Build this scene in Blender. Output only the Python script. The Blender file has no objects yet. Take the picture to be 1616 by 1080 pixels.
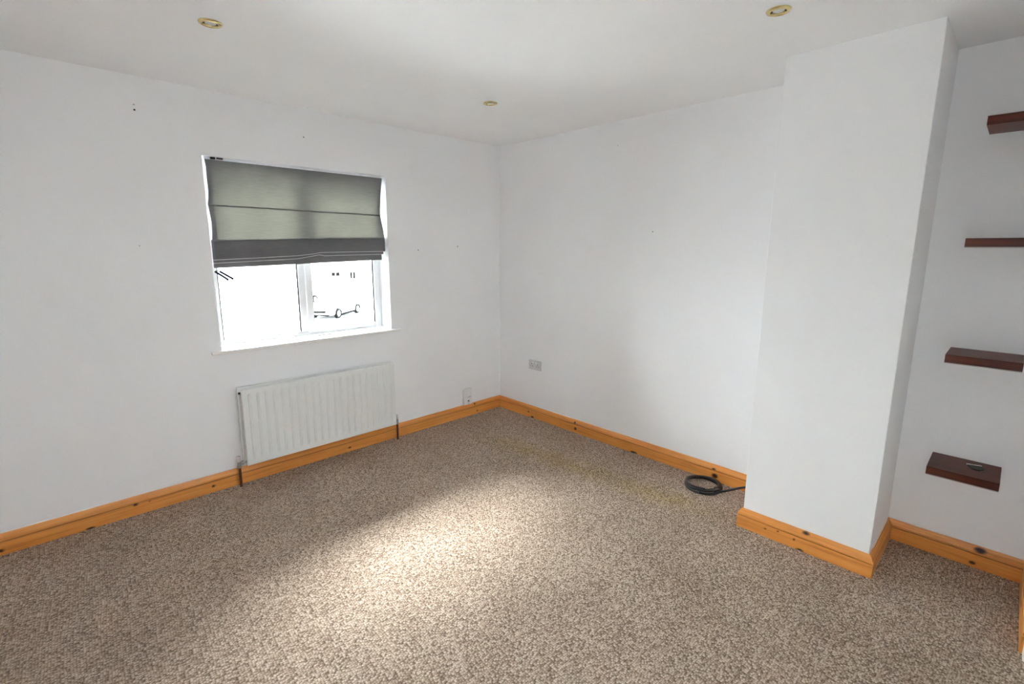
import bpy, bmesh, math, random
from mathutils import Vector, Matrix
random.seed(7)
S = bpy.context.scene
C = S.collection

# ------------------------------------------------------------------ camera
F_PX = 765.2348
YAW, PITCH, ROLL = 0.8038, -0.1774, 0.0029
CAM = Vector((-3.0588, -3.3546, 1.5149))
fw = Vector((math.cos(PITCH)*math.cos(YAW), math.cos(PITCH)*math.sin(YAW), math.sin(PITCH)))
rt = fw.cross(Vector((0, 0, 1))).normalized()
up = rt.cross(fw)
r2 = math.cos(ROLL)*rt + math.sin(ROLL)*up
u2 = -math.sin(ROLL)*rt + math.cos(ROLL)*up
cd = bpy.data.cameras.new('camera')
cam = bpy.data.objects.new('camera', cd)
C.objects.link(cam)
m = Matrix((r2, u2, -fw)).transposed().to_4x4()
m.translation = CAM
cam.matrix_world = m
cd.sensor_fit = 'HORIZONTAL'
cd.sensor_width = 36.0
cd.lens = F_PX*36.0/1616.0
cd.shift_x = -1.25/1616.0
cd.shift_y = -11.24/1616.0
cd.clip_start = 0.02
cd.clip_end = 500
S.camera = cam

# ------------------------------------------------------------------ sky, exposure
W = bpy.data.worlds.new('overcast_sky')
S.world = W
W.use_nodes = True
bg = W.node_tree.nodes['Background']
bg.inputs['Color'].default_value = (0.89, 0.945, 1.0, 1)
# standard overcast sky: the zenith three times as bright as the horizon
wt = W.node_tree
wtc = wt.nodes.new('ShaderNodeTexCoord'); wsx = wt.nodes.new('ShaderNodeSeparateXYZ'); wma = wt.nodes.new('ShaderNodeMath'); wmb = wt.nodes.new('ShaderNodeMath')
wt.links.new(wtc.outputs['Generated'], wsx.inputs[0])
wma.operation = 'MAXIMUM'; wma.inputs[1].default_value = 0.0; wt.links.new(wsx.outputs['Z'], wma.inputs[0])
wmb.operation = 'MULTIPLY_ADD'; wt.links.new(wma.outputs[0], wmb.inputs[0])
SKY = 8.3                                        # strength at the horizon
wmb.inputs[1].default_value = 2.0*SKY; wmb.inputs[2].default_value = SKY
wt.links.new(wmb.outputs[0], bg.inputs['Strength'])
S.view_settings.view_transform = 'Standard'
S.view_settings.look = 'None'
S.view_settings.gamma = 1.0
S.view_settings.use_curve_mapping = False
S.view_settings.exposure = 2.2
# hazy sun high in front of the window, spread wide by the cloud
sd = bpy.data.lights.new('hazy_sun', 'SUN'); sd.energy = 20.0; sd.angle = math.radians(46); sd.color = (0.97, 0.985, 1.0)
sun = bpy.data.objects.new('hazy_sun', sd); C.objects.link(sun)
sun.rotation_euler = Vector((-0.05, -0.575, -0.82)).to_track_quat('-Z', 'Y').to_euler()
cy = S.cycles
cy.max_bounces = 16
cy.diffuse_bounces = 14
cy.glossy_bounces = 4
cy.transmission_bounces = 8
cy.transparent_max_bounces = 16
cy.use_denoising = True
cy.sample_clamp_indirect = 8.0

# ------------------------------------------------------------------ materials
def srgb(r, g, b):
    f = lambda c: ((c/255+0.055)/1.055)**2.4 if c/255 > 0.04045 else c/255/12.92
    return (f(r), f(g), f(b), 1)

class NT:
    """small wrapper for building node trees"""
    def __init__(s, name):
        s.m = bpy.data.materials.new(name); s.m.use_nodes = True
        s.t = s.m.node_tree; s.b = s.t.nodes['Principled BSDF']; s.out = s.t.nodes['Material Output']
    def n(s, typ, **kw):
        nd = s.t.nodes.new(typ)
        for k, v in kw.items():
            if k in nd.inputs.keys(): nd.inputs[k].default_value = v
            else: setattr(nd, k, v)
        return nd
    def l(s, a, b): s.t.links.new(a, b)
    def coord(s): return s.n('ShaderNodeTexCoord').outputs['Object']
    def mapping(s, scale, src=None, rot=(0, 0, 0)):
        mp = s.n('ShaderNodeMapping'); mp.inputs['Scale'].default_value = scale; mp.inputs['Rotation'].default_value = rot
        s.l(src or s.coord(), mp.inputs['Vector']); return mp.outputs['Vector']
    def ramp(s, src, stops):
        r = s.n('ShaderNodeValToRGB'); el = r.color_ramp.elements
        while len(el) < len(stops): el.new(0.5)
        for e, (p, c) in zip(el, stops): e.position = p; e.color = c
        s.l(src, r.inputs['Fac']); return r.outputs['Color']
    def math(s, op, a, b=None, clamp=False):
        nd = s.n('ShaderNodeMath', operation=op); nd.use_clamp = clamp
        for i, v in enumerate((a, b)):
            if v is None: continue
            if isinstance(v, (int, float)): nd.inputs[i].default_value = v
            else: s.l(v, nd.inputs[i])
        return nd.outputs[0]
    def mix(s, fac, a, b, typ='MIX'):
        nd = s.n('ShaderNodeMix', data_type='RGBA', blend_type=typ)
        for i, v in ((0, fac), (6, a), (7, b)):
            if isinstance(v, (int, float)): nd.inputs[i].default_value = v
            elif isinstance(v, tuple): nd.inputs[i].default_value = v
            else: s.l(v, nd.inputs[i])
        return nd.outputs[2]
    def bump(s, h, strength, dist):
        b = s.n('ShaderNodeBump'); b.inputs['Strength'].default_value = strength; b.inputs['Distance'].default_value = dist
        s.l(h, b.inputs['Height']); s.l(b.outputs['Normal'], s.b.inputs['Normal'])

def simple(name, col, rough=0.5, metal=0.0, spec=0.5, noise=0.0, scale=60):
    k = NT(name); k.b.inputs['Roughness'].default_value = rough; k.b.inputs['Metallic'].default_value = metal
    k.b.inputs['Specular IOR Level'].default_value = spec
    nz = k.n('ShaderNodeTexNoise', Scale=scale, Detail=3.0); k.l(k.coord(), nz.inputs['Vector'])
    a = tuple(c*(1-noise) for c in col[:3])+(1,); b = tuple(min(1, c*(1+noise)) for c in col[:3])+(1,)
    k.l(k.ramp(nz.outputs['Fac'], [(0.3, a), (0.7, b)]), k.b.inputs['Base Color'])
    return k.m

def paint(name, col, mott=0.015, bump=0.12):
    k = NT(name); k.b.inputs['Roughness'].default_value = 0.75; k.b.inputs['Specular IOR Level'].default_value = 0.25
    co = k.coord()
    n1 = k.n('ShaderNodeTexNoise', Scale=1.4, Detail=3.0); k.l(co, n1.inputs['Vector'])
    a = tuple(c*(1-mott) for c in col[:3])+(1,); b = tuple(min(1, c*(1+mott)) for c in col[:3])+(1,)
    k.l(k.ramp(n1.outputs['Fac'], [(0.35, a), (0.65, b)]), k.b.inputs['Base Color'])
    n2 = k.n('ShaderNodeTexNoise', Scale=180.0, Detail=4.0); k.l(co, n2.inputs['Vector'])
    n3 = k.n('ShaderNodeTexNoise', Scale=5.0, Detail=2.0); k.l(co, n3.inputs['Vector'])
    k.bump(k.math('ADD', k.math('MULTIPLY', n2.outputs['Fac'], 0.25), k.math('MULTIPLY', n3.outputs['Fac'], 3.0)), bump, 0.003)
    return k.m

def pine_mat():
    k = NT('knotty_pine'); k.b.inputs['Roughness'].default_value = 0.38
    tc = k.n('ShaderNodeTexCoord'); co = tc.outputs['UV']          # UV: u = metres along the board, v = metres up it
    g = k.n('ShaderNodeTexNoise', Scale=1.0, Detail=5.0, Roughness=0.6, Distortion=0.6); k.l(k.mapping((2.2, 55, 1), co), g.inputs['Vector'])
    base = k.ramp(g.outputs['Fac'], [(0.25, srgb(188, 114, 48)), (0.5, srgb(226, 150, 72)), (0.8, srgb(240, 174, 98))])
    b2 = k.n('ShaderNodeTexNoise', Scale=0.9, Detail=2.0); k.l(co, b2.inputs['Vector'])
    base = k.mix(k.math('MULTIPLY', b2.outputs['Fac'], 0.5), base, srgb(210, 134, 64))
    at = k.n('ShaderNodeAttribute', attribute_name='knot_quirk_shade')
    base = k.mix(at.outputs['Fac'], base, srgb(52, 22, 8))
    k.l(base, k.b.inputs['Base Color'])
    k.bump(g.outputs['Fac'], 0.08, 0.001)
    return k.m

def carpet_mat():
    k = NT('loop_pile_carpet'); k.b.inputs['Roughness'].default_value = 0.95; k.b.inputs['Specular IOR Level'].default_value = 0.1
    co = k.coord()
    wob = k.n('ShaderNodeTexNoise', Scale=3.0, Detail=1.0); k.l(co, wob.inputs['Vector'])
    sc = k.n('ShaderNodeVectorMath', operation='SCALE'); sc.inputs['Scale'].default_value = 0.03; k.l(wob.outputs['Color'], sc.inputs[0])
    ad = k.n('ShaderNodeVectorMath', operation='ADD'); k.l(co, ad.inputs[0]); k.l(sc.outputs[0], ad.inputs[1])
    mp = k.mapping((1/0.0088, 1/0.0075, 1), ad.outputs[0], rot=(0, 0, math.radians(3)))
    v = k.n('ShaderNodeTexVoronoi', voronoi_dimensions='2D', feature='F1'); v.inputs['Scale'].default_value = 1.0; v.inputs['Randomness'].default_value = 0.72
    k.l(mp, v.inputs['Vector'])
    sep = k.n('ShaderNodeSeparateColor'); k.l(v.outputs['Color'], sep.inputs[0])
    loop = k.ramp(sep.outputs[0], [(0.0, (0.240, 0.176, 0.132, 1)), (0.35, (0.400, 0.306, 0.238, 1)), (0.7, (0.490, 0.388, 0.308, 1)), (1.0, (0.63, 0.52, 0.425, 1))])
    gap = k.ramp(v.outputs['Distance'], [(0.30, (1, 1, 1, 1)), (0.72, (0.38, 0.335, 0.30, 1))])
    colr = k.mix(1.0, loop, gap, 'MULTIPLY')
    # broad wear mottling and the yellowed band that runs along the right wall
    w1 = k.n('ShaderNodeTexNoise', Scale=2.6, Detail=3.0); k.l(co, w1.inputs['Vector'])
    colr = k.mix(1.0, colr, k.ramp(w1.outputs['Fac'], [(0.3, (0.90, 0.89, 0.88, 1)), (0.7, (1.05, 1.05, 1.05, 1))]), 'MULTIPLY')
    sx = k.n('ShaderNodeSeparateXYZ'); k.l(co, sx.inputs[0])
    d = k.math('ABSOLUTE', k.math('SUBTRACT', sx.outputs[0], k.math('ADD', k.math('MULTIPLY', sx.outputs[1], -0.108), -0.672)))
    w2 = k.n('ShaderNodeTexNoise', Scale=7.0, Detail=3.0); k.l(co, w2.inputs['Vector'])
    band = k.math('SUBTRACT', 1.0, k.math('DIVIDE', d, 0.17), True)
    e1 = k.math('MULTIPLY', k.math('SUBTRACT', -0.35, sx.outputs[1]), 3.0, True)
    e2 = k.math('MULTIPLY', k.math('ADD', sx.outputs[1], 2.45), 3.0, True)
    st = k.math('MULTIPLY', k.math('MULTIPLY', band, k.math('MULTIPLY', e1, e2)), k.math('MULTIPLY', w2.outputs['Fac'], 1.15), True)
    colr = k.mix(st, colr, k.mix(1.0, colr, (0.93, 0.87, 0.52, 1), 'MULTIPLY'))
    k.l(colr, k.b.inputs['Base Color'])
    k.bump(k.math('SUBTRACT', 1.0, v.outputs['Distance']), 0.55, 0.004)
    return k.m

def laminate_mat():
    k = NT('dark_mahogany_laminate'); k.b.inputs['Roughness'].default_value = 0.42; k.b.inputs['Specular IOR Level'].default_value = 0.3
    g = k.n('ShaderNodeTexNoise', Scale=1.0, Detail=6.0, Roughness=0.65, Distortion=0.5); k.l(k.mapping((60, 4, 130)), g.inputs['Vector'])
    k.l(k.ramp(g.outputs['Fac'], [(0.3, srgb(58, 22, 11)), (0.55, srgb(88, 37, 20)), (0.8, srgb(110, 50, 28))]), k.b.inputs['Base Color'])
    k.bump(g.outputs['Fac'], 0.05, 0.0005)
    return k.m

def fabric_mat():
    k = NT('grey_blind_fabric')
    co = k.coord()
    n1 = k.n('ShaderNodeTexNoise', Scale=1.0, Detail=4.0); k.l(k.mapping((18, 60, 420), co), n1.inputs['Vector'])
    n2 = k.n('ShaderNodeTexNoise', Scale=4.0, Detail=3.0); k.l(co, n2.inputs['Vector'])
    shade = k.math('ADD', k.math('MULTIPLY', n1.outputs['Fac'], 0.7), k.math('MULTIPLY', n2.outputs['Fac'], 0.5))
    dcol = k.ramp(shade, [(0.35, (0.125, 0.125, 0.130, 1)), (0.85, (0.185, 0.185, 0.190, 1))])
    tcol = k.ramp(shade, [(0.3, (0.0105, 0.0104, 0.0078, 1)), (0.9, (0.0180, 0.0179, 0.0136, 1))])
    # pale smudges near the top left corner of the blind
    sp = None
    for (x, z, r) in ((-2.226, 1.938, 0.012), (-2.205, 1.935, 0.009), (-2.182, 1.938, 0.013), (-2.165, 1.934, 0.009)):
        dm = k.n('ShaderNodeVectorMath', operation='DISTANCE'); k.l(k.mapping((1, 0, 1.6), co), dm.inputs[0]); dm.inputs[1].default_value = (x, 0, z*1.6)
        v = k.math('SUBTRACT', 1.0, k.math('DIVIDE', dm.outputs['Value'], r), True)
        sp = v if sp is None else k.math('MAXIMUM', sp, v)
    dcol = k.mix(k.math('MULTIPLY', sp, 1.6, True), dcol, (0.6, 0.6, 0.58, 1))
    df = k.n('ShaderNodeBsdfDiffuse'); k.l(dcol, df.inputs['Color'])
    tr = k.n('ShaderNodeBsdfTranslucent'); k.l(tcol, tr.inputs['Color'])
    bp = k.n('ShaderNodeBump'); bp.inputs['Strength'].default_value = 0.25; bp.inputs['Distance'].default_value = 0.001
    k.l(n1.outputs['Fac'], bp.inputs['Height']); k.l(bp.outputs['Normal'], df.inputs['Normal'])
    ad = k.n('ShaderNodeAddShader'); k.l(df.outputs[0], ad.inputs[0]); k.l(tr.outputs[0], ad.inputs[1])
    k.l(ad.outputs[0], k.out.inputs['Surface'])
    return k.m

def glass_mat():
    k = NT('window_glass')
    tp = k.n('ShaderNodeBsdfTransparent'); tp.inputs['Color'].default_value = (0.96, 0.98, 0.97, 1)
    gl = k.n('ShaderNodeBsdfGlossy'); gl.inputs['Roughness'].default_value = 0.02
    lw = k.n('ShaderNodeFresnel'); lw.inputs['IOR'].default_value = 1.45
    mx = k.n('ShaderNodeMixShader'); k.l(lw.outputs[0], mx.inputs[0]); k.l(tp.outputs[0], mx.inputs[1]); k.l(gl.outputs[0], mx.inputs[2])
    k.l(mx.outputs[0], k.out.inputs['Surface'])
    return k.m

M = dict(
    stay=simple('blue_grey_metal', (0.012, 0.013, 0.024, 1), 0.8, 0.0, spec=0.0),
    lining=simple('pale_blind_lining', (0.62, 0.62, 0.60, 1), 0.8),
    wall=paint('white_wall_paint', (0.865, 0.868, 0.880, 1)),
    ceiling=paint('white_ceiling_paint', (0.868, 0.868, 0.870, 1), 0.02, 0.2),
    pine=pine_mat(), carpet=carpet_mat(), shelf=laminate_mat(), fabric=fabric_mat(), glass=glass_mat(),
    upvc=simple('white_upvc', (0.85, 0.86, 0.87, 1), 0.25, noise=0.01),
    sill=simple('white_gloss_sill', (0.83, 0.82, 0.80, 1), 0.3, noise=0.02),
    gasket=simple('black_rubber_gasket', (0.006, 0.006, 0.007, 1), 0.9, spec=0.0),
    enamel=simple('white_radiator_enamel', (0.78, 0.79, 0.78, 1), 0.28, noise=0.01),
    chrome=simple('dull_chrome', (0.45, 0.44, 0.42, 1), 0.28, 1.0, noise=0.15),
    copper=simple('brown_painted_copper', srgb(88, 44, 22), 0.4, 0.2, noise=0.2),
    brass=simple('polished_brass', (0.72, 0.58, 0.28, 1), 0.22, 1.0, noise=0.05),
    dark=simple('dark_cavity', (0.02, 0.017, 0.013, 1), 0.6),
    lens=simple('lamp_lens', (0.66, 0.67, 0.66, 1), 0.15, noise=0.1, scale=300),
    plastic=simple('white_plastic', (0.78, 0.78, 0.79, 1), 0.35, noise=0.01),
    cplastic=simple('worn_grey_plastic', (0.62, 0.62, 0.63, 1), 0.35, noise=0.05),
    slot=simple('socket_slot_dark', (0.05, 0.05, 0.05, 1), 0.5),
    tag=simple('pale_blue_label', srgb(150, 175, 215), 0.5),
    rubber=simple('black_cable_sheath', (0.012, 0.012, 0.014, 1), 0.30),
    tie=simple('black_cable_tie', (0.02, 0.02, 0.02, 1), 0.5),
    clipd=simple('black_coated_steel', (0.018, 0.019, 0.02, 1), 0.5, spec=0.2),
    clipl=simple('bright_steel', (0.85, 0.84, 0.82, 1), 0.35, 0.3),
    hole=simple('screw_hole_dark', (0.07, 0.06, 0.055, 1), 0.8),
    plug=simple('grey_screw_plug', (0.42, 0.40, 0.38, 1), 0.7),
    caulk=simple('flaking_white_caulk', (0.82, 0.80, 0.76, 1), 0.7, noise=0.06),
    door=simple('white_gloss_door_paint', (0.74, 0.76, 0.70, 1), 0.35, noise=0.01),
    asphalt=simple('grey_dry_asphalt', (0.17, 0.17, 0.17, 1), 0.9, noise=0.15, scale=3),
    paving=simple('pale_concrete_paving', (0.42, 0.41, 0.39, 1), 0.9, noise=0.08, scale=2),
    fence=simple('weathered_fence_timber', srgb(190, 150, 120), 0.8, noise=0.15, scale=4),
    render=simple('white_render', (0.75, 0.75, 0.73, 1), 0.9, noise=0.03, scale=2),
    brick=simple('pale_red_brick', srgb(196, 140, 125), 0.9, noise=0.15, scale=9),
    slate=simple('blue_grey_slate', (0.055, 0.06, 0.09, 1), 0.9, spec=0.0, noise=0.2, scale=6),
    whitewood=simple('white_painted_bargeboard', (0.78, 0.78, 0.78, 1), 0.5, noise=0.02),
    pane=simple('dark_house_pane', (0.0026, 0.0024, 0.0022, 1), 0.9, spec=0.0),
    carw=simple('white_car_paint', (0.80, 0.80, 0.80, 1), 0.25, noise=0.01),
    cars=simple('silver_car_paint', (0.55, 0.56, 0.58, 1), 0.3, noise=0.02),
    carglass=simple('tinted_car_glass', (0.05, 0.05, 0.055, 1), 0.05),
    tyre=simple('tyre_rubber', (0.0035, 0.0035, 0.0035, 1), 0.9, spec=0.0),
    rim=simple('alloy_rim', (0.55, 0.55, 0.56, 1), 0.3, 0.6),
    lamp=simple('headlamp_lens', (0.45, 0.46, 0.47, 1), 0.1),
    grille=simple('black_grille', (0.0026, 0.0026, 0.0026, 1), 0.9, spec=0.0),
)

# ------------------------------------------------------------------ helpers
def obj(name, bm, mat, parent=None, smooth=False, loc=None):
    bmesh.ops.recalc_face_normals(bm, faces=bm.faces[:])
    me = bpy.data.meshes.new(name); bm.to_mesh(me); bm.free()
    if smooth:
        for p in me.polygons: p.use_smooth = True
    if mat: me.materials.append(mat)
    o = bpy.data.objects.new(name, me); C.objects.link(o)
    if parent: o.parent = parent
    if loc: o.location = loc
    return o
def empty(name, loc=(0, 0, 0), rz=0):
    o = bpy.data.objects.new(name, None); C.objects.link(o)
    o.location = loc; o.rotation_euler = (0, 0, rz); o.empty_display_size = 0.05
    return o
def tag(o, label=None, cat=None, group=None, kind=None):
    if label: o['label'] = label
    if cat: o['category'] = cat
    if group: o['group'] = group
    if kind: o['kind'] = kind
    return o
def box(bm, x0, x1, y0, y1, z0, z1, bev=0, seg=2):
    r = bmesh.ops.create_cube(bm, size=1)
    vs = r['verts']
    for v in vs:
        v.co = Vector(((x0+x1)/2+v.co.x*(x1-x0), (y0+y1)/2+v.co.y*(y1-y0), (z0+z1)/2+v.co.z*(z1-z0)))
    if bev:
        es = list({e for v in vs for e in v.link_edges})
        bmesh.ops.bevel(bm, geom=es, offset=bev, segments=seg, affect='EDGES', profile=0.5)
    return bm
def B(*a, **k):
    return box(bmesh.new(), *a, **k)
def lathe(bm, prof, seg=32, axis='Z', cen=(0, 0, 0), closed=False):
    """prof: list of (r, h)"""
    def pt(r, h, a):
        c, s = r*math.cos(a), r*math.sin(a)
        p = {'Z': (c, s, h), 'X': (h, c, s), 'Y': (c, h, s)}[axis]
        return Vector(p)+Vector(cen)
    rings = []
    for (r, h) in prof:
        if r < 1e-7: rings.append([bm.verts.new(pt(0, h, 0))])
        else: rings.append([bm.verts.new(pt(r, h, 2*math.pi*i/seg)) for i in range(seg)])
    n = len(rings)
    for a, b in [(i, i+1) for i in range(n-1)]+([(n-1, 0)] if closed else []):
        A_, B_ = rings[a], rings[b]
        for i in range(seg):
            j = (i+1) % seg
            f = [A_[i % len(A_)], A_[j % len(A_)], B_[j % len(B_)], B_[i % len(B_)]]
            f2 = []
            for v in f:
                if v not in f2: f2.append(v)
            if len(f2) > 2: bm.faces.new(f2)
    return bm
def L(prof, **k): return lathe(bmesh.new(), prof, **k)
def tube(bm, pts, rad, seg=10):
    pts = [Vector(p) for p in pts]; n = len(pts); rings = []
    nrm = Vector((0, 0, 1))
    for i, p in enumerate(pts):
        t = (pts[min(i+1, n-1)]-pts[max(i-1, 0)]).normalized()
        nrm = (nrm-t*nrm.dot(t))
        if nrm.length < 1e-4: nrm = Vector((1, 0, 0))-t*t.x
        nrm.normalize(); bn = t.cross(nrm)
        rr = rad(i/(n-1)) if callable(rad) else rad
        rings.append([bm.verts.new(p+rr*(math.cos(a)*nrm+math.sin(a)*bn)) for a in [2*math.pi*k/seg for k in range(seg)]])
    for a, b in zip(rings, rings[1:]):
        for i in range(seg): bm.faces.new((a[i], a[(i+1) % seg], b[(i+1) % seg], b[i]))
    bm.faces.new(rings[0][::-1]); bm.faces.new(rings[-1])
    return bm
def poly(bm, pts2, axis, a, b):
    """extrude 2-D outline pts2 between a and b along axis ('X': pts (y,z), 'Y': pts (x,z), 'Z': pts (x,y))"""
    mk = {'X': lambda p, t: (t, p[0], p[1]), 'Y': lambda p, t: (p[0], t, p[1]), 'Z': lambda p, t: (p[0], p[1], t)}[axis]
    A_ = [bm.verts.new(mk(p, a)) for p in pts2]; B_ = [bm.verts.new(mk(p, b)) for p in pts2]
    n = len(pts2)
    for i in range(n): bm.faces.new((A_[i], A_[(i+1) % n], B_[(i+1) % n], B_[i]))
    bm.faces.new(A_[::-1]); bm.faces.new(B_)
    return bm
def interp(x, tab):
    if x <= tab[0][0]: return tab[0][1]
    for (a, va), (b, vb) in zip(tab, tab[1:]):
        if x <= b: return va+(vb-va)*(x-a)/(b-a)
    return tab[-1][1]

# ------------------------------------------------------------------ room shell
H = 2.40
XL, YE, XA = -3.75, -3.56, 0.034             # left wall, end wall, alcove back
CX, CY1, CY2 = -0.428, -2.464, -3.036        # chimney breast
WX0, WX1, WZ0, WZ1 = -2.32, -1.145, 0.866, 2.037   # window opening
def struct(name, bm, mat, **k): return tag(obj(name, bm, mat, **k), kind='structure')

floor = struct('floor', B(XL-0.1, 0.2, YE-0.15, 0.1, -0.12, 0.0), M['carpet'])

LAMPS = [(-2.454, -0.975), (-0.929, -0.94), (-0.940, -2.596)]
bm = bmesh.new()
def loop(pts):
    vs = [bm.verts.new(p) for p in pts]
    return [bm.edges.new((vs[i], vs[(i+1) % len(vs)])) for i in range(len(vs))]
ed = loop([(XL-0.1, YE-0.15, H), (0.2, YE-0.15, H), (0.2, 0.1, H), (XL-0.1, 0.1, H)])
for (x, y) in LAMPS:
    ed += loop([(x+0.031*math.cos(2*math.pi*i/24), y+0.031*math.sin(2*math.pi*i/24), H) for i in range(24)])
bmesh.ops.triangle_fill(bm, edges=ed, use_beauty=True, use_dissolve=False)
ret = bmesh.ops.extrude_face_region(bm, geom=bm.faces[:])
for v in [g for g in ret['geom'] if isinstance(g, bmesh.types.BMVert)]: v.co.z += 0.10
ceiling = struct('ceiling', bm, M['ceiling'])

# window wall with its opening
bm = bmesh.new()
for x0, x1, z0, z1 in ((XL-0.1, WX0, -0.12, H), (WX1, 0.2, -0.12, H), (WX0, WX1, -0.12, WZ0), (WX0, WX1, WZ1, H)):
    box(bm, x0, x1, 0.0, 0.30, z0, z1)
wall_back = struct('wall_back', bm, M['wall'])
wall_right = struct('wall_right', B(0.0, 0.2, CY1-0.05, 0.0, -0.12, H), M['wall'])
wall_chimney = struct('wall_chimney', B(CX, 0.2, CY2, CY1, -0.12, H, bev=0.003), M['wall'])
wall_alcove = struct('wall_alcove', B(XA, 0.2, YE, CY2+0.05, -0.12, H), M['wall'])
# end wall with a doorway (mostly outside the frame)
DX0, DX1, DZ = -1.36, -0.60, 2.0
bm = bmesh.new()
U0, U1, UZ0, UZ1 = -2.30, -2.04, 1.00, 1.90       # end-wall opening for an unseen window added as fill light
for x0, x1, z0, z1 in ((XL-0.1, U0, -0.12, H), (U0, U1, -0.12, UZ0), (U0, U1, UZ1, H), (U1, DX0, -0.12, H), (DX1, 0.2, -0.12, H), (DX0, DX1, DZ, H)):
    box(bm, x0, x1, YE-0.12, YE, z0, z1)
wall_front = struct('wall_front', bm, M['wall'])
V0, V1, VZ0, VZ1 = -3.34, -3.12, 0.95, 1.60      # left-wall opening for an unseen window added as fill light
bm = bmesh.new()
for y0, y1, z0, z1 in ((YE, V0, -0.12, H), (V1, 0.0, -0.12, H), (V0, V1, -0.12, VZ0), (V0, V1, VZ1, H)):
    box(bm, XL-0.1, XL, y0, y1, z0, z1)
wall_left = struct('wall_left', bm, M['wall'])

# door in the end wall: frame and architrave, door leaf
door = tag(empty('door_1', (0, 0, 0)), kind='structure')
bm = bmesh.new()
AX = 0.055
for x0, x1, z0, z1 in ((DX1, DX1+AX, 0, DZ+AX), (DX0-AX, DX0, 0, DZ+AX), (DX0, DX1, DZ, DZ+AX)):
    box(bm, x0, x1, YE, YE+0.013, z0, z1, bev=0.004)
obj('architrave', bm, M['door'], door)
obj('door_leaf', B(DX0+0.004, DX1-0.004, YE-0.06, YE-0.02, 0.006, DZ-0.004, bev=0.002), M['door'], door)
hd = L([(0, 0), (0.022, 0), (0.022, 0.006), (0.009, 0.01), (0.009, 0.04), (0.024, 0.045), (0.027, 0.06), (0.02, 0.072), (0, 0.075)], axis='Y', cen=(DX0+0.07, YE-0.02, 1.0))
obj('handle', hd, M['brass'], door, True)

# ------------------------------------------------------------------ skirting boards
PROF = [(0.0, 0.0), (0.022, 0.0), (0.022, 0.064), (0.0215, 0.0665), (0.0160, 0.0678), (0.0155, 0.0705), (0.0205, 0.0720), (0.0212, 0.077),
        (0.0200, 0.083), (0.0165, 0.090), (0.0130, 0.0945), (0.0125, 0.0970), (0.0105, 0.099), (0.0085, 0.104), (0.0070, 0.1074), (0.0, 0.1074)]
def skirting(name, A_, B_, nrm, sa, sb, knots=(), seed=0.0):
    """board from A_ to B_ along a wall with inward normal nrm; sa/sb = +1 inner mitre, -1 outer mitre, 0 square end"""
    A_, B_, nrm = Vector(A_), Vector(B_), Vector(nrm)
    d = (B_-A_); ln = d.length; d.normalize()
    step = max(2, int(ln/0.008))
    bm = bmesh.new(); uv = bm.loops.layers.uv.new('UVMap'); kn = bm.verts.layers.float.new('knot_quirk_shade')
    zz = []
    for i in range(len(PROF)):            # a few more rows on the flat face so the knots have an outline
        zz.append(PROF[i])
        if i == 1: zz += [(0.022, h*0.004) for h in range(1, 16)]
    rings = []
    for i in range(step+1):
        t = i/step; ring = []
        for (o_, z) in zz:
            s0, s1 = sa*o_, ln-sb*o_
            s = s0+(s1-s0)*t
            p = A_+d*s+nrm*o_
            v = bm.verts.new((p.x, p.y, z))
            kv = 0.55 if (0.0150 < o_ < 0.0165 and z < 0.072) else 0.0      # shade of the moulding's quirk, painted in as a dark line
            for (ks, kz, kl, kh) in knots:
                q = ((s-ks)/kl)**2+((z-kz)/kh)**2
                kv = max(kv, min(1.0, max(0.0, 1.55-q*1.1)))
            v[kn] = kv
            ring.append((v, s))
        rings.append(ring)
    n = len(zz)
    for a, b in zip(rings, rings[1:]):
        for i in range(n-1):
            f = bm.faces.new((a[i][0], b[i][0], b[i+1][0], a[i+1][0]))
            for lp, (s, hgt) in zip(f.loops, ((a[i][1], i), (b[i][1], i), (b[i+1][1], i+1), (a[i+1][1], i+1))):
                lp[uv].uv = (s+seed, lp.vert.co.z+seed*0.37)
    bm.faces.new([v for v, s in rings[0]]); bm.faces.new([v for v, s in rings[-1]][::-1])
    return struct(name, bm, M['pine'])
# knots: (metres along the board, height, half length, half height)
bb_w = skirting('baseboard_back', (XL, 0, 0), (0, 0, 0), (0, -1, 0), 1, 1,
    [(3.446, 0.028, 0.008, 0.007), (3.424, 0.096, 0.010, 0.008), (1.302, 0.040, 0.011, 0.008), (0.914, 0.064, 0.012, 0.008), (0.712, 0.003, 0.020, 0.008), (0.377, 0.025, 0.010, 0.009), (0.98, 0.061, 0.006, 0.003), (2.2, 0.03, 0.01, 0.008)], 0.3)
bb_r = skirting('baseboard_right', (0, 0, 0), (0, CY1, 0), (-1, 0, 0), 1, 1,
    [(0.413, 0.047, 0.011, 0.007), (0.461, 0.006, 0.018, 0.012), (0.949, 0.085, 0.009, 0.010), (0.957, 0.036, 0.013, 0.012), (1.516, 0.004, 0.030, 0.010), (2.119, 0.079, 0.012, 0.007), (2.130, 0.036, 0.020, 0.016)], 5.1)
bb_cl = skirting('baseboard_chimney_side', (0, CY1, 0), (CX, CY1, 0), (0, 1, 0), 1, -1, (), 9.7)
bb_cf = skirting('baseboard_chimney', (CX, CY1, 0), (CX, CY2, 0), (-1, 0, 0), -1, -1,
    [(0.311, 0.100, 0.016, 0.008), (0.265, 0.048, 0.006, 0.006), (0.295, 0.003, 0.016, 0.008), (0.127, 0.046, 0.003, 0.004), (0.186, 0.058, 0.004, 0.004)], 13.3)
bb_cr = skirting('baseboard_chimney_return', (CX, CY2, 0), (XA, CY2, 0), (0, -1, 0), -1, 1, (), 17.9)
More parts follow.
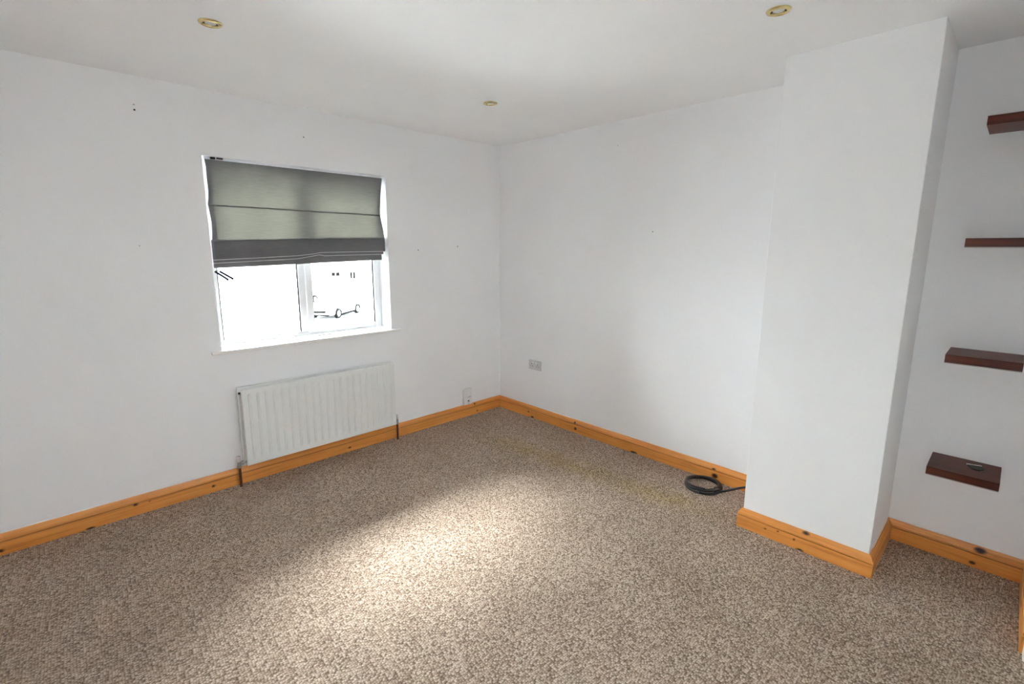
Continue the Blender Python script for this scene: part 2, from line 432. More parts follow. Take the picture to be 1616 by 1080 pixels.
bb_a = skirting('baseboard_alcove', (XA, CY2, 0), (XA, YE, 0), (-1, 0, 0), 1, 1,
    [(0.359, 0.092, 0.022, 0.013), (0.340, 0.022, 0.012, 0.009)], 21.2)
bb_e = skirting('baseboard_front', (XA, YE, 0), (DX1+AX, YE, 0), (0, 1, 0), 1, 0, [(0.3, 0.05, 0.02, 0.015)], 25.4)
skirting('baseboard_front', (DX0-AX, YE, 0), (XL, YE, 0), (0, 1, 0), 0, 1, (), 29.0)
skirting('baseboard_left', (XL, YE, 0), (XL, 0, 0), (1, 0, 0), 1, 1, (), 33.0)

# ragged caulk left along the top edge of some boards
def caulk(parent, A_, B_, nrm, w=0.005):
    A_, B_, nrm = Vector(A_), Vector(B_), Vector(nrm); d = B_-A_; n = max(4, int(d.length/0.03)); bm = bmesh.new()
    pts = [A_+d*(i/n) for i in range(n+1)]
    pr = []
    for i, p in enumerate(pts):
        e = 0.25 if i in (0, n) else 1.0
        hh = w*random.uniform(0.45, 1.25)*e
        q = p+nrm*0.004*e
        pr.append([bm.verts.new((p.x, p.y, 0.1066)), bm.verts.new((q.x, q.y, 0.1066)), bm.verts.new((q.x, q.y, 0.1074+hh*0.4)), bm.verts.new((p.x, p.y, 0.1074+hh))])
    for a, b in zip(pr, pr[1:]):
        for i in range(4): bm.faces.new((a[i], a[(i+1) % 4], b[(i+1) % 4], b[i]))
    bm.faces.new(pr[0]); bm.faces.new(pr[-1][::-1])
    obj('caulk', bm, M['caulk'], parent)
for y0, y1 in ((-0.10, -0.27), (-0.50, -0.90), (-1.20, -1.75), (-2.20, -2.44)): caulk(bb_r, (0, y0, 0), (0, y1, 0), (-1, 0, 0))
for y0, y1 in ((-3.10, -3.30),): caulk(bb_a, (XA, y0, 0), (XA, y1, 0), (-1, 0, 0), 0.007)
caulk(bb_cr, (CX+0.06, CY2, 0), (XA-0.02, CY2, 0), (0, -1, 0), 0.014)
for x0, x1 in ((-1.08, -0.55), (-3.6, -3.0)): caulk(bb_w, (x0, 0, 0), (x1, 0, 0), (0, -1, 0), 0.004)

# old screw holes and plugs in the plaster
def hole(parent, p, ax, r, mat):
    bm = L([(r, 0), (r, 0.0012), (r*0.6, 0.0016), (0, 0.0012)], seg=10, axis=ax, cen=p)
    for v in bm.verts:
        if ax == 'Y': v.co.y = 2*p[1]-v.co.y
        else: v.co.x = 2*p[0]-v.co.x
    obj('screw_hole', bm, mat, parent)
for x, z, r, mt in ((-2.606, 2.254, 0.004, 'plug'), (-2.606, 2.228, 0.005, 'hole'), (-1.726, 2.223, 0.004, 'hole'), (-0.877, 1.496, 0.006, 'plug'), (-0.483, 1.527, 0.006, 'plug'), (-2.66, 1.521, 0.003, 'plug')):
    hole(wall_back, (x, 0, z), 'Y', r, M[mt])
for y, z, r, mt in ((-1.566, 1.628, 0.005, 'plug'), (-1.253, 2.235, 0.003, 'plug')): hole(wall_right, (0, y, z), 'X', r, M[mt])

# ------------------------------------------------------------------ window
win = tag(empty('window_1', (0, 0, 0)), kind='structure')
FY0, FY1 = 0.145, 0.205
ZS = 0.888                                     # sill top
bm = bmesh.new()
for x0, x1, z0, z1 in ((WX0, WX0+0.05, ZS, WZ1), (WX1-0.045, WX1, ZS, WZ1), (WX0+0.05, WX1-0.045, ZS, ZS+0.035), (WX0+0.05, WX1-0.045, WZ1-0.05, WZ1)):
    box(bm, x0, x1, FY0, FY1, z0, z1, bev=0.003)
obj('frame', bm, M['upvc'], win)
obj('mullion', B(-1.775, -1.722, FY0+0.001, FY1, ZS+0.033, WZ1-0.048, bev=0.003), M['upvc'], win)
sash = bmesh.new()
SX0, SX1, SZ0, SZ1 = -1.722, WX1-0.045, ZS+0.035, WZ1-0.05
sw = 0.036
# opening casement on the right: stiles and rails stand a little proud of the frame
for x0, x1, z0, z1 in ((SX0-0.008, SX0+sw, SZ0-0.008, SZ1+0.008), (SX1-0.012, SX1+0.008, SZ0-0.008, SZ1+0.008), (SX0+sw, SX1-0.012, SZ0-0.008, SZ0+0.010), (SX0+sw, SX1-0.012, SZ1-sw, SZ1+0.008)):
    box(sash, x0, x1, FY0-0.014, FY0+0.030, z0, z1, bev=0.003)
sash = obj('casement_sash', sash, M['upvc'], win)
obj('handle', box(B(-1.716, -1.692, FY0-0.030, FY0-0.014, 1.43, 1.50, bev=0.003), -1.712, -1.697, FY0-0.046, FY0-0.026, 1.46, 1.57, bev=0.004), M['upvc'], sash)
def pane_with_gasket(x0, x1, z0, z1, y, parent):
    p = obj('glass_pane', B(x0-0.004, x1+0.004, y, y+0.006, z0-0.004, z1+0.004), M['glass'], parent)
    bm = bmesh.new(); g = 0.007
    for a, b, c, d in ((x0, x0+g, z0, z1), (x1-g, x1, z0, z1)): box(bm, a, b, y-0.006, y-0.0005, c, d)
    obj('gasket', bm, M['gasket'], p)
    bm = bmesh.new()
    for a, b, c, d in ((x0+g, x1-g, z0, z0+0.003), (x0+g, x1-g, z1-0.003, z1)): box(bm, a, b, y-0.006, y-0.0005, c, d)
    obj('glazing_bead', bm, M['upvc'], p)
pane_with_gasket(WX0+0.05, -1.775, ZS+0.035, WZ1-0.05, FY0+0.014, win)
pane_with_gasket(SX0+sw, SX1-0.012, SZ0+0.010, SZ1-sw, FY0+0.006, win)
# folding restrictor stay on the left jamb, just under the blind
for (xa, za), (xb, zb) in (((-2.283, 1.3655), (-2.214, 1.3110)), ((-2.258, 1.3655), (-2.186, 1.3160))):
    o_ = obj('restrictor_stay', tube(bmesh.new(), [(xa, 0.130, za), ((xa+xb)/2, 0.130, (za+zb)/2), (xb, 0.130, zb), (xb, 0.146, zb-0.002)], 0.0068, 8), M['stay'], win)
# inner sill board with horns
bm = bmesh.new()
sl = [(-2.378, -0.036), (-1.074, -0.036), (-1.074, 0.0), (WX1, 0.0), (WX1, FY0), (WX0, FY0), (WX0, 0.0), (-2.378, 0.0)]
poly(bm, sl, 'Z', WZ0, ZS)
es = [e for e in bm.edges if all(abs(v.co.y+0.036) < 1e-5 for v in e.verts) or (abs(e.verts[0].co.x-e.verts[1].co.x) < 1e-5 and min(v.co.y for v in e.verts) < -0.03)]
bmesh.ops.bevel(bm, geom=es, offset=0.006, segments=3, affect='EDGES', profile=0.5)
sill = obj('window_sill', bm, M['sill'], win)
for x, y in ((-1.60, 0.035), (-1.215, 0.015)):
    obj('screw', L([(0.005, 0), (0.005, 0.0008), (0.003, 0.0014), (0, 0.001)], seg=10, cen=(x, y, ZS)), M['plug'], sill)

# narrow unseen window in the left wall, added to brighten the alcove side
fill_win_left = tag(empty('added_fill_window_left', (0, 0, 0)), kind='structure')
bm = bmesh.new()
for y0, y1, z0, z1 in ((V0, V0+0.03, VZ0, VZ1), (V1-0.03, V1, VZ0, VZ1), (V0+0.03, V1-0.03, VZ0, VZ0+0.03), (V0+0.03, V1-0.03, VZ1-0.03, VZ1)):
    box(bm, XL-0.09, XL-0.03, y0, y1, z0, z1, bev=0.003)
obj('frame', bm, M['upvc'], fill_win_left)
obj('glass_pane', B(XL-0.063, XL-0.057, V0+0.026, V1-0.026, VZ0+0.026, VZ1-0.026), M['glass'], fill_win_left)

fill_win_end = tag(empty('added_fill_window_end', (0, 0, 0)), kind='structure')  # unseen end-wall window, added to throw fill light on the window wall
bm = bmesh.new()
for x0, x1, z0, z1 in ((U0, U0+0.03, UZ0, UZ1), (U1-0.03, U1, UZ0, UZ1), (U0+0.03, U1-0.03, UZ0, UZ0+0.03), (U0+0.03, U1-0.03, UZ1-0.03, UZ1)):
    box(bm, x0, x1, YE-0.10, YE-0.04, z0, z1, bev=0.003)
obj('frame', bm, M['upvc'], fill_win_end)
obj('glass_pane', B(U0+0.026, U1-0.026, YE-0.073, YE-0.067, UZ0+0.026, UZ1-0.026), M['glass'], fill_win_end)

# ------------------------------------------------------------------ roman blind
blind = tag(empty('roman_blind', (-1.73, 0.03, 2.03)), 'grey roman blind half drawn, folded along its lower edge, in the window recess', 'blind')
bl = lambda name, bm, mat, parent=None, smooth=False: obj(name, bm, mat, parent or blind, smooth)
BO = Vector((1.73, -0.03, -2.03))
def rel(bm):
    for v in bm.verts: v.co += BO
    return bm
bl('headrail', rel(B(-2.300, -1.156, 0.040, 0.066, 2.008, 2.0355, bev=0.002)), M['upvc'])
bl('top_bracket', rel(box(B(-2.27, -2.245, 0.020, 0.03, 2.024, 2.036), -2.238, -2.205, 0.020, 0.03, 2.027, 2.036)), M['clipd'])
LE = [(1.545, -2.304), (1.60, -2.299), (1.66, -2.296), (1.72, -2.301), (1.763, -2.306), (1.80, -2.300), (1.90, -2.292), (1.97, -2.295), (2.03, -2.301)]
RE = [(1.545, -1.152), (1.577, -1.153), (1.62, -1.162), (1.70, -1.178), (1.753, -1.183), (1.80, -1.183), (1.90, -1.176), (1.97, -1.165), (2.03, -1.154)]
PB = [(-2.304, 1.547), (-1.95, 1.556), (-1.807, 1.565), (-1.628, 1.571), (-1.153, 1.580)]       # lower edge of the flat panel
SEAM = [(-2.306, 1.762), (-1.75, 1.757), (-1.183, 1.753)]
NX, NZ = 64, 44
bm = bmesh.new(); g = []
for j in range(NZ+1):
    row = []
    for i in range(NX+1):
        u = i/NX; xa = -2.304+1.15*u
        zb = interp(xa, PB); z = zb+(2.022-zb)*j/NZ
        x0, x1 = interp(z, LE), interp(z, RE); x = x0+(x1-x0)*u
        zs = interp(x, SEAM)
        # slight belly between head, seam and lower edge, a crease at the seam, soft vertical rucks
        t1 = (z-zs)/(2.022-zs) if z > zs else (z-zb)/(zs-zb)
        y = 0.030-0.006*math.sin(math.pi*min(1, max(0, t1)))
        y += 0.0025*math.sin(u*17+1.3*math.sin(z*9))*math.sin(math.pi*min(1, max(0, t1)))+0.0018*math.sin(u*41+z*12)*max(0, 1-abs(u-0.45)*2.2)
        if j == 0: y += 0.008
        if j == 1: y += 0.001
        row.append(bm.verts.new((x, y, z)))
    g.append(row)
for a, b in zip(g, g[1:]):
    for i in range(NX): bm.faces.new((a[i], a[i+1], b[i+1], b[i]))
panel = bl('flat_panel', rel(bm), M['fabric'], smooth=True)
bm = bmesh.new(); n = 32; rr = []
for i in range(n+1):
    x = -2.303+(1.12)*i/n; z = interp(x, SEAM); y = 0.0285
    rr.append([bm.verts.new((x, y+dy, z+dz)) for dy, dz in ((0.004, -0.0045), (-0.0012, -0.004), (-0.0028, 0), (-0.0012, 0.003), (0.004, 0.0035))])
for a, b in zip(rr, rr[1:]):
    for i in range(5): bm.faces.new((a[i], a[(i+1) % 5], b[(i+1) % 5], b[i]))
bm.faces.new(rr[0]); bm.faces.new(rr[-1][::-1])
seam = obj('seam', bm, M['fabric'], panel)
for v in seam.data.vertices: v.co += BO
for e in (0, 1):          # turned side hems, a second layer of cloth along each edge
    bm = bmesh.new(); rows = []
    for j in range(NZ+1):
        zb = interp(-2.304 if e == 0 else -1.153, PB); z = zb+(2.020-zb)*j/NZ
        x0 = interp(z, LE)+0.0006 if e == 0 else interp(z, RE)-0.0006
        x1 = x0+(0.026 if e == 0 else -0.020)
        rows.append([bm.verts.new((x0, 0.034, z)), bm.verts.new((x1, 0.034, z))])
    for a, b in zip(rows, rows[1:]): bm.faces.new((a[0], a[1], b[1], b[0]))
    h_ = obj('side_hem', bm, M['fabric'], panel)
    for v in h_.data.vertices: v.co += BO
def fold(name, top, bot, x0, x1, y0, y1, wr=0.0, seed=0):
    """hanging loop of cloth: closed pocket with a rolled lower edge"""
    bm = bmesh.new(); n = 72; rr = []
    rnd = random.Random(seed); ph = rnd.uniform(0, 6)
    for i in range(n+1):
        u = i/n; x = x0+(x1-x0)*u; zb = interp(x, bot); zt = interp(x, top); r = (y1-y0)/2
        dy = wr*math.sin(u*23+ph)*math.sin(u*7)
        sec = [(y0+0.001, zt), (y0, zt-(zt-zb)*0.5), (y0-wr*0.5, zb+r)]
        sec += [(y0+r-r*math.cos(a), zb+r-r*math.sin(a)) for a in (0.5, 1.0, 1.57, 2.1, 2.7)]
        sec += [(y1, zb+r), (y1, zt)]
        rr.append([bm.verts.new((x, y+dy*(1 if k in (1, 2) else 0.3), z)) for k, (y, z) in enumerate(sec)])
    m_ = len(rr[0])
    for a, b in zip(rr, rr[1:]):
        for i in range(m_): bm.faces.new((a[i], a[(i+1) % m_], b[(i+1) % m_], b[i]))
    bm.faces.new(rr[0]); bm.faces.new(rr[-1][::-1])
    f_ = bl(name, rel(bm), M['fabric'], smooth=True)
    if name == 'fold':
        e = tube(bmesh.new(), [(x0+(x1-x0)*i/60, y0+0.0025, interp(x0+(x1-x0)*i/60, bot)+0.0008) for i in range(61)], 0.0021, 6)
        obj('lining_edge', rel(e), M['lining'], f_)
    return f_
T1 = [(x, z+0.012) for x, z in PB]
F1 = [(-2.304, 1.437), (-1.95, 1.452), (-1.808, 1.459), (-1.774, 1.462), (-1.70, 1.470), (-1.645, 1.480), (-1.60, 1.481), (-1.153, 1.486)]
F2 = [(-2.303, 1.417), (-1.95, 1.432), (-1.800, 1.438), (-1.72, 1.452), (-1.650, 1.464), (-1.615, 1.456), (-1.50, 1.459), (-1.17, 1.464)]
F3 = [(-2.300, 1.387), (-1.95, 1.397), (-1.812, 1.401), (-1.62, 1.408), (-1.167, 1.421)]
fold('fold', T1, F1, -2.304, -1.152, 0.034, 0.046, 0.003, 1)
fold('fold', [(x, z-0.004) for x, z in T1], F2, -2.302, -1.160, 0.048, 0.060, 0.002, 2)
fold('bottom_hem', [(x, z-0.006) for x, z in T1], F3, -2.300, -1.168, 0.062, 0.074, 0.003, 3)

# ------------------------------------------------------------------ radiator
rad = tag(empty('radiator', (-1.725, 0, 0.14)), 'white ribbed panel radiator on the wall below the window', 'radiator')
RO = Vector((1.725, 0, -0.14))
def rl(name, bm, mat, parent=None, smooth=False):
    for v in bm.verts: v.co += RO
    return obj(name, bm, mat, parent or rad, smooth)
RX0, RX1, RZ0, RZ1 = -2.262, -1.190, 0.140, 0.642
def panel_bm(yf, thick):
    NG = 21; pitch = (RX1-RX0-0.036)/NG
    xs = [(RX0, None), (RX0+0.004, None)]
    cols = [(RX0, 0), (RX0+0.003, 0)]
    for k in range(NG):
        c = RX0+0.018+(k+0.5)*pitch
        cols += [(c-0.0095, 0), (c-0.0055, 0.55), (c-0.002, 1), (c+0.002, 1), (c+0.0055, 0.55), (c+0.0095, 0)]
    cols += [(RX1-0.003, 0), (RX1, 0)]
    rows = [(RZ0, 0, 0.006), (RZ0+0.004, 0, 0.0005), (RZ0+0.016, 0, 0), (RZ0+0.034, 0, 0), (RZ0+0.042, 0.5, 0), (RZ0+0.052, 1, 0), (RZ0+0.15, 1, 0), (RZ1-0.15, 1, 0),
            (RZ1-0.050, 1, 0), (RZ1-0.040, 0.5, 0), (RZ1-0.032, 0, 0), (RZ1-0.012, 0, 0), (RZ1-0.004, 0, 0.0005), (RZ1, 0, 0.006)]
    bm = bmesh.new(); G = []
    for (z, gz, back) in rows:
        r = []
        for i, (x, gx) in enumerate(cols):
            ed = 0.006 if i in (0, len(cols)-1) else (0.0008 if i in (1, len(cols)-2) else 0)
            r.append(bm.verts.new((x, yf+0.0075*gz*gx+max(back, ed), z)))
        G.append(r)
    for a, b in zip(G, G[1:]):
        for i in range(len(cols)-1): bm.faces.new((a[i], a[i+1], b[i+1], b[i]))
    # sides and back
    rim = [G[0][i] for i in range(len(cols))]+[G[j][-1] for j in range(1, len(rows))]+[G[-1][i] for i in range(len(cols)-2, -1, -1)]+[G[j][0] for j in range(len(rows)-2, 0, -1)]
    bk = [bm.verts.new((v.co.x, yf+thick, v.co.z)) for v in rim]
    for i in range(len(rim)):
        j = (i+1) % len(rim); bm.faces.new((rim[i], rim[j], bk[j], bk[i]))
    bm.faces.new(bk)
    return bm
fp = rl('front_panel', panel_bm(-0.102, 0.016), M['enamel'])
bp = bmesh.new(); box(bp, RX0-0.008, RX1+0.004, -0.046, -0.032, RZ0+0.004, RZ1+0.006, bev=0.004)
rl('back_panel', bp, M['enamel'])
bm = bmesh.new()                                # folded convector sheet between the panels
nf = 60; zz_ = [(RX0+0.03+(RX1-RX0-0.06)*i/nf, -0.085 if i % 2 else -0.048) for i in range(nf+1)]
A_ = [bm.verts.new((x, y, RZ0+0.06)) for x, y in zz_]; B_ = [bm.verts.new((x, y, RZ1-0.06)) for x, y in zz_]
for i in range(nf): bm.faces.new((A_[i], A_[i+1], B_[i+1], B_[i]))
rl('convector_fins', bm, M['enamel'])
for x in (RX0+0.18, RX1-0.18):
    rl('wall_bracket', B(x-0.015, x+0.015, -0.034, -0.0005, RZ0+0.05, RZ1-0.03), M['enamel'])
for x in (RX0+0.004, RX1-0.030):                # header tubes joining the two panels, with end plugs
    for z in (RZ0+0.028, RZ1-0.028):
        bm = lathe(bmesh.new(), [(0, 0), (0.012, 0), (0.012, 0.055), (0, 0.055)], seg=14, axis='Y', cen=(x+0.014, -0.090, z))
        rl('header_pipe', bm, M['enamel'])
rl('vent_plug', L([(0, 0), (0.007, 0), (0.007, 0.012), (0.004, 0.016), (0, 0.016)], seg=12, axis='X', cen=(RX1-0.006, -0.066, RZ1-0.028)), M['clipd'])
rl('vent_plug', L([(0, 0), (0.007, 0), (0.007, 0.012), (0.004, 0.016), (0, 0.016)], seg=12, axis='X', cen=(RX0-0.008, -0.066, RZ1-0.028)), M['clipd'])
def valve(xv, side):
    y = -0.062
    b = L([(0, 0), (0.010, 0), (0.013, 0.002), (0.013, 0.016), (0.0095, 0.018), (0.0095, 0.040), (0, 0.040)], seg=12, cen=(xv, y, 0.128))
    lathe(b, [(0, 0), (0.008, 0), (0.008, 0.012), (0.013, 0.013), (0.013, 0.026), (0.007, 0.028), (0.007, 0.05), (0, 0.05)], seg=12, axis='X', cen=(xv-(0.0 if side > 0 else 0.05), y, 0.158))
    if side < 0:
        for v in b.verts: pass
    vb = rl('valve', b, M['chrome'])
    c = L([(0, 0), (0.010, 0), (0.011, 0.002), (0.011, 0.030), (0.009, 0.036), (0, 0.037)], seg=14, cen=(xv, y, 0.170))
    for v in c.verts: v.co += RO
    obj('cap', c, M['plastic'], vb, True)
    rl('pipe', tube(bmesh.new(), [(xv, y, 0.0005), (xv+0.0005, y, 0.07), (xv, y, 0.132)], 0.0085, 12), M['copper'], smooth=True)
valve(-2.303, 1)
valve(-1.163, -1)

# ------------------------------------------------------------------ sockets
so = tag(empty('double_socket', (0, -0.471, 0.490)), 'worn grey double wall socket on the right wall near the room corner', 'socket')
sp = obj('faceplate', B(-0.009, 0.0, -0.074, 0.074, -0.043, 0.043, bev=0.0025), M['cplastic'], so)
for s in (1, -1):
    cy_ = s*0.036
    obj('switch', B(-0.013, -0.008, cy_*0.55-0.006, cy_*0.55+0.006, 0.012, 0.032, bev=0.001), M['plastic'], so)
    bm = bmesh.new()
    box(bm, -0.0096, -0.0086, cy_-0.003, cy_+0.003, 0.003, 0.012)
    for t in (-0.011, 0.011): box(bm, -0.0096, -0.0086, cy_+t-0.004, cy_+t+0.004, -0.0135, -0.0085)
    obj('pin_holes', bm, M['slot'], so)
    obj('screw', L([(0.0035, 0), (0.0035, -0.001), (0, -0.0015)], seg=10, axis='X', cen=(-0.009, s*0.0603, 0)), M['chrome'], so)

ph = tag(empty('telephone_socket', (-0.411, 0, 0.183)), 'white upright telephone socket box just above the skirting left of the room corner', 'socket')
obj('base_box', B(-0.046, 0.046, -0.022, 0.0, -0.074, 0.074, bev=0.004), M['plastic'], ph)
lp_ = obj('lower_faceplate', B(-0.044, 0.044, -0.0265, -0.0215, -0.072, 0.004, bev=0.002), M['plastic'], ph)
obj('port', B(-0.004, 0.012, -0.0275, -0.026, -0.044, -0.032), M['slot'], ph)
obj('printed_strip', B(-0.004, 0.030, -0.0272, -0.0262, -0.006, -0.001), M['tag'], ph)
obj('plug', B(-0.006, 0.016, -0.044, -0.0262, -0.066, -0.046, bev=0.002), M['plastic'], ph)

# ------------------------------------------------------------------ recessed spotlights
def spotlight(x, y, label, copy=None):
    r = tag(empty('ceiling_spotlight', (x, y, H)), label, 'light', 'recessed brass ceiling spotlights')
    if copy:
        for c in copy.children:
            d = c.copy(); C.objects.link(d); d.parent = r
        return r
    obj('brass_ring', L([(0.0275, 0.022), (0.0275, -0.005), (0.0300, -0.0075), (0.0335, -0.0075), (0.0375, -0.0048), (0.0415, -0.0042), (0.0435, -0.0015), (0.0435, -0.0002), (0.0300, -0.0002), (0.0300, 0.022)], seg=40, closed=True), M['brass'], r, True)
    obj('housing', L([(0.0302, 0.0), (0.0302, 0.075), (0, 0.075)], seg=24), M['dark'], r)
    obj('inner_collar', L([(0.0272, 0.001), (0.0272, 0.020), (0.0252, 0.022), (0.0252, 0.003), (0.0272, 0.001)], seg=32), M['dark'], r, True)
    obj('lamp_lens', L([(0, -0.0052), (0.010, -0.0047), (0.017, -0.0034), (0.0205, -0.0018), (0.0212, 0.002), (0.0212, 0.04), (0, 0.045)], seg=32), M['lens'], r, True)
    return r
s0 = spotlight(*LAMPS[0], 'brass ceiling spotlight above and left of the window blind')
spotlight(*LAMPS[1], 'brass ceiling spotlight nearest the far corner of the room', s0)
spotlight(*LAMPS[2], 'brass ceiling spotlight in front of the chimney breast top', s0)

# ------------------------------------------------------------------ floating shelves in the alcove
SH = [(0.5205, -3.169, 'lowest of the four dark brown alcove shelves, small metal clip lying on it'),
      (1.0540, -3.171, 'third dark brown alcove shelf from the top, seen slightly from above'),
      (1.5615, -3.175, 'second dark brown alcove shelf from the top, seen edge on at eye level'),
      (2.0520, -3.182, 'topmost of the four dark brown alcove shelves, its underside showing')]
for i, (z, y, lab) in enumerate(SH):
    sh = tag(empty('floating_shelf', (XA, y-0.122, z)), lab, 'shelf', 'dark wooden floating shelves in the alcove')
    obj('board', B(-0.234, -0.0002, -0.122, 0.122, -0.0365, 0.0, bev=0.0012), M['shelf'], sh)
    if i < 3:
        obj('bottom_edging', B(-0.2335, -0.0002, -0.1215, 0.1215, -0.0400, -0.0366), M['plug'], sh)['label'] = 'pale raw lower edge'
# metal clip on the lowest shelf
cl = tag(empty('metal_clip', (-0.062, -3.330, 0.5207), math.radians(18)), 'small dark metal clip with a bright edge lying on the lowest shelf', 'clip')
bm = poly(bmesh.new(), [(-0.030, 0.020), (0.020, 0.026), (0.020, -0.026), (-0.014, -0.026), (-0.036, -0.004)], 'Z', 0.0, 0.004)
obj('plate', bm, M['clipd'], cl)
bm = bmesh.new()
poly(bm, [(0.0205, 0.0), (0.0225, 0.0), (0.0265, 0.0062), (0.0240, 0.0066), (0.0210, 0.003), (0.0205, 0.003)], 'Y', -0.027, 0.027)
obj('bent_flange', bm, M['clipl'], cl)

# ------------------------------------------------------------------ coiled cable
cb = tag(empty('cable_coil', (-0.148, -2.110, 0)), 'coil of black cable on the carpet beside the chimney breast', 'cable')
pts = []
turns = 3.9
a0 = math.radians(-112)
N = 260
for i in range(N+1):
    t = i/N; a = a0+turns*2*math.pi*t
    k = t*turns
    lane = ((0, 0), (0.016, 0.001), (0.004, 0.0145), (-0.010, 0.013), (0.002, 0.024))
    q = min(3.999, k); i0 = int(q); f = q-i0; f = f*f*(3-2*f)
    dr = lane[i0][0]*(1-f)+lane[i0+1][0]*f; dz = lane[i0][1]*(1-f)+lane[i0+1][1]*f
    r = 0.100+dr+0.004*math.sin(a*2+k)
    pts.append((r*1.0*math.cos(a), r*1.0*math.sin(a), 0.0078+dz))
# tail runs off to the side of the chimney breast
tail = []
P0 = Vector(pts[0])
P3 = Vector((-0.190, CY1+2.110+0.002, 0.0) )+Vector((0.148-0.148, 0, 0.155))
P3 = Vector((-0.02, -0.280, 0.118)); P4 = Vector((-0.060, CY1+2.110+0.006, 0.150))
tdir = Vector((math.sin(a0), -math.cos(a0), 0))
P1 = P0-tdir*0.0+Vector((0.07, -0.05, 0.0)); P2 = Vector((0.055, -0.20, 0.055))
for i in range(30, 0, -1):
    t = i/30; q = P0*(1-t)**3+3*P1*t*(1-t)**2+3*P2*t*t*(1-t)+P4*t**3
    tail.append((q.x, q.y, max(q.z, 0.0078)))
obj('cable', tube(bmesh.new(), tail+pts, 0.0074, 10), M['rubber'], cb, True)
for ang in (-105, -165):
    a = math.radians(ang); bm = bmesh.new()
    ring = [(0.104*math.cos(a)+(0.020*math.cos(b))*math.cos(a), 0.104*math.sin(a)+(0.020*math.cos(b))*math.sin(a), 0.0215+0.0200*math.sin(b)) for b in [2*math.pi*k/20 for k in range(21)]]
    tube(bm, ring, 0.0022, 6)
    e = Vector(ring[0]); tube(bm, [e, e+Vector((0.012*math.cos(a), 0.012*math.sin(a), 0.003)), e+Vector((0.022*math.cos(a), 0.022*math.sin(a), -0.008))], 0.0018, 6)
    obj('cable_tie', bm, M['tie'], cb)

# ------------------------------------------------------------------ outside the window
GZ = -3.0
tag(obj('road', B(-60, 90, -60, 140, GZ-0.2, GZ), M['asphalt']), kind='structure')
tag(obj('pavement', B(-60, 90, 33.2, 40, GZ, GZ+0.10), M['paving']), kind='structure')

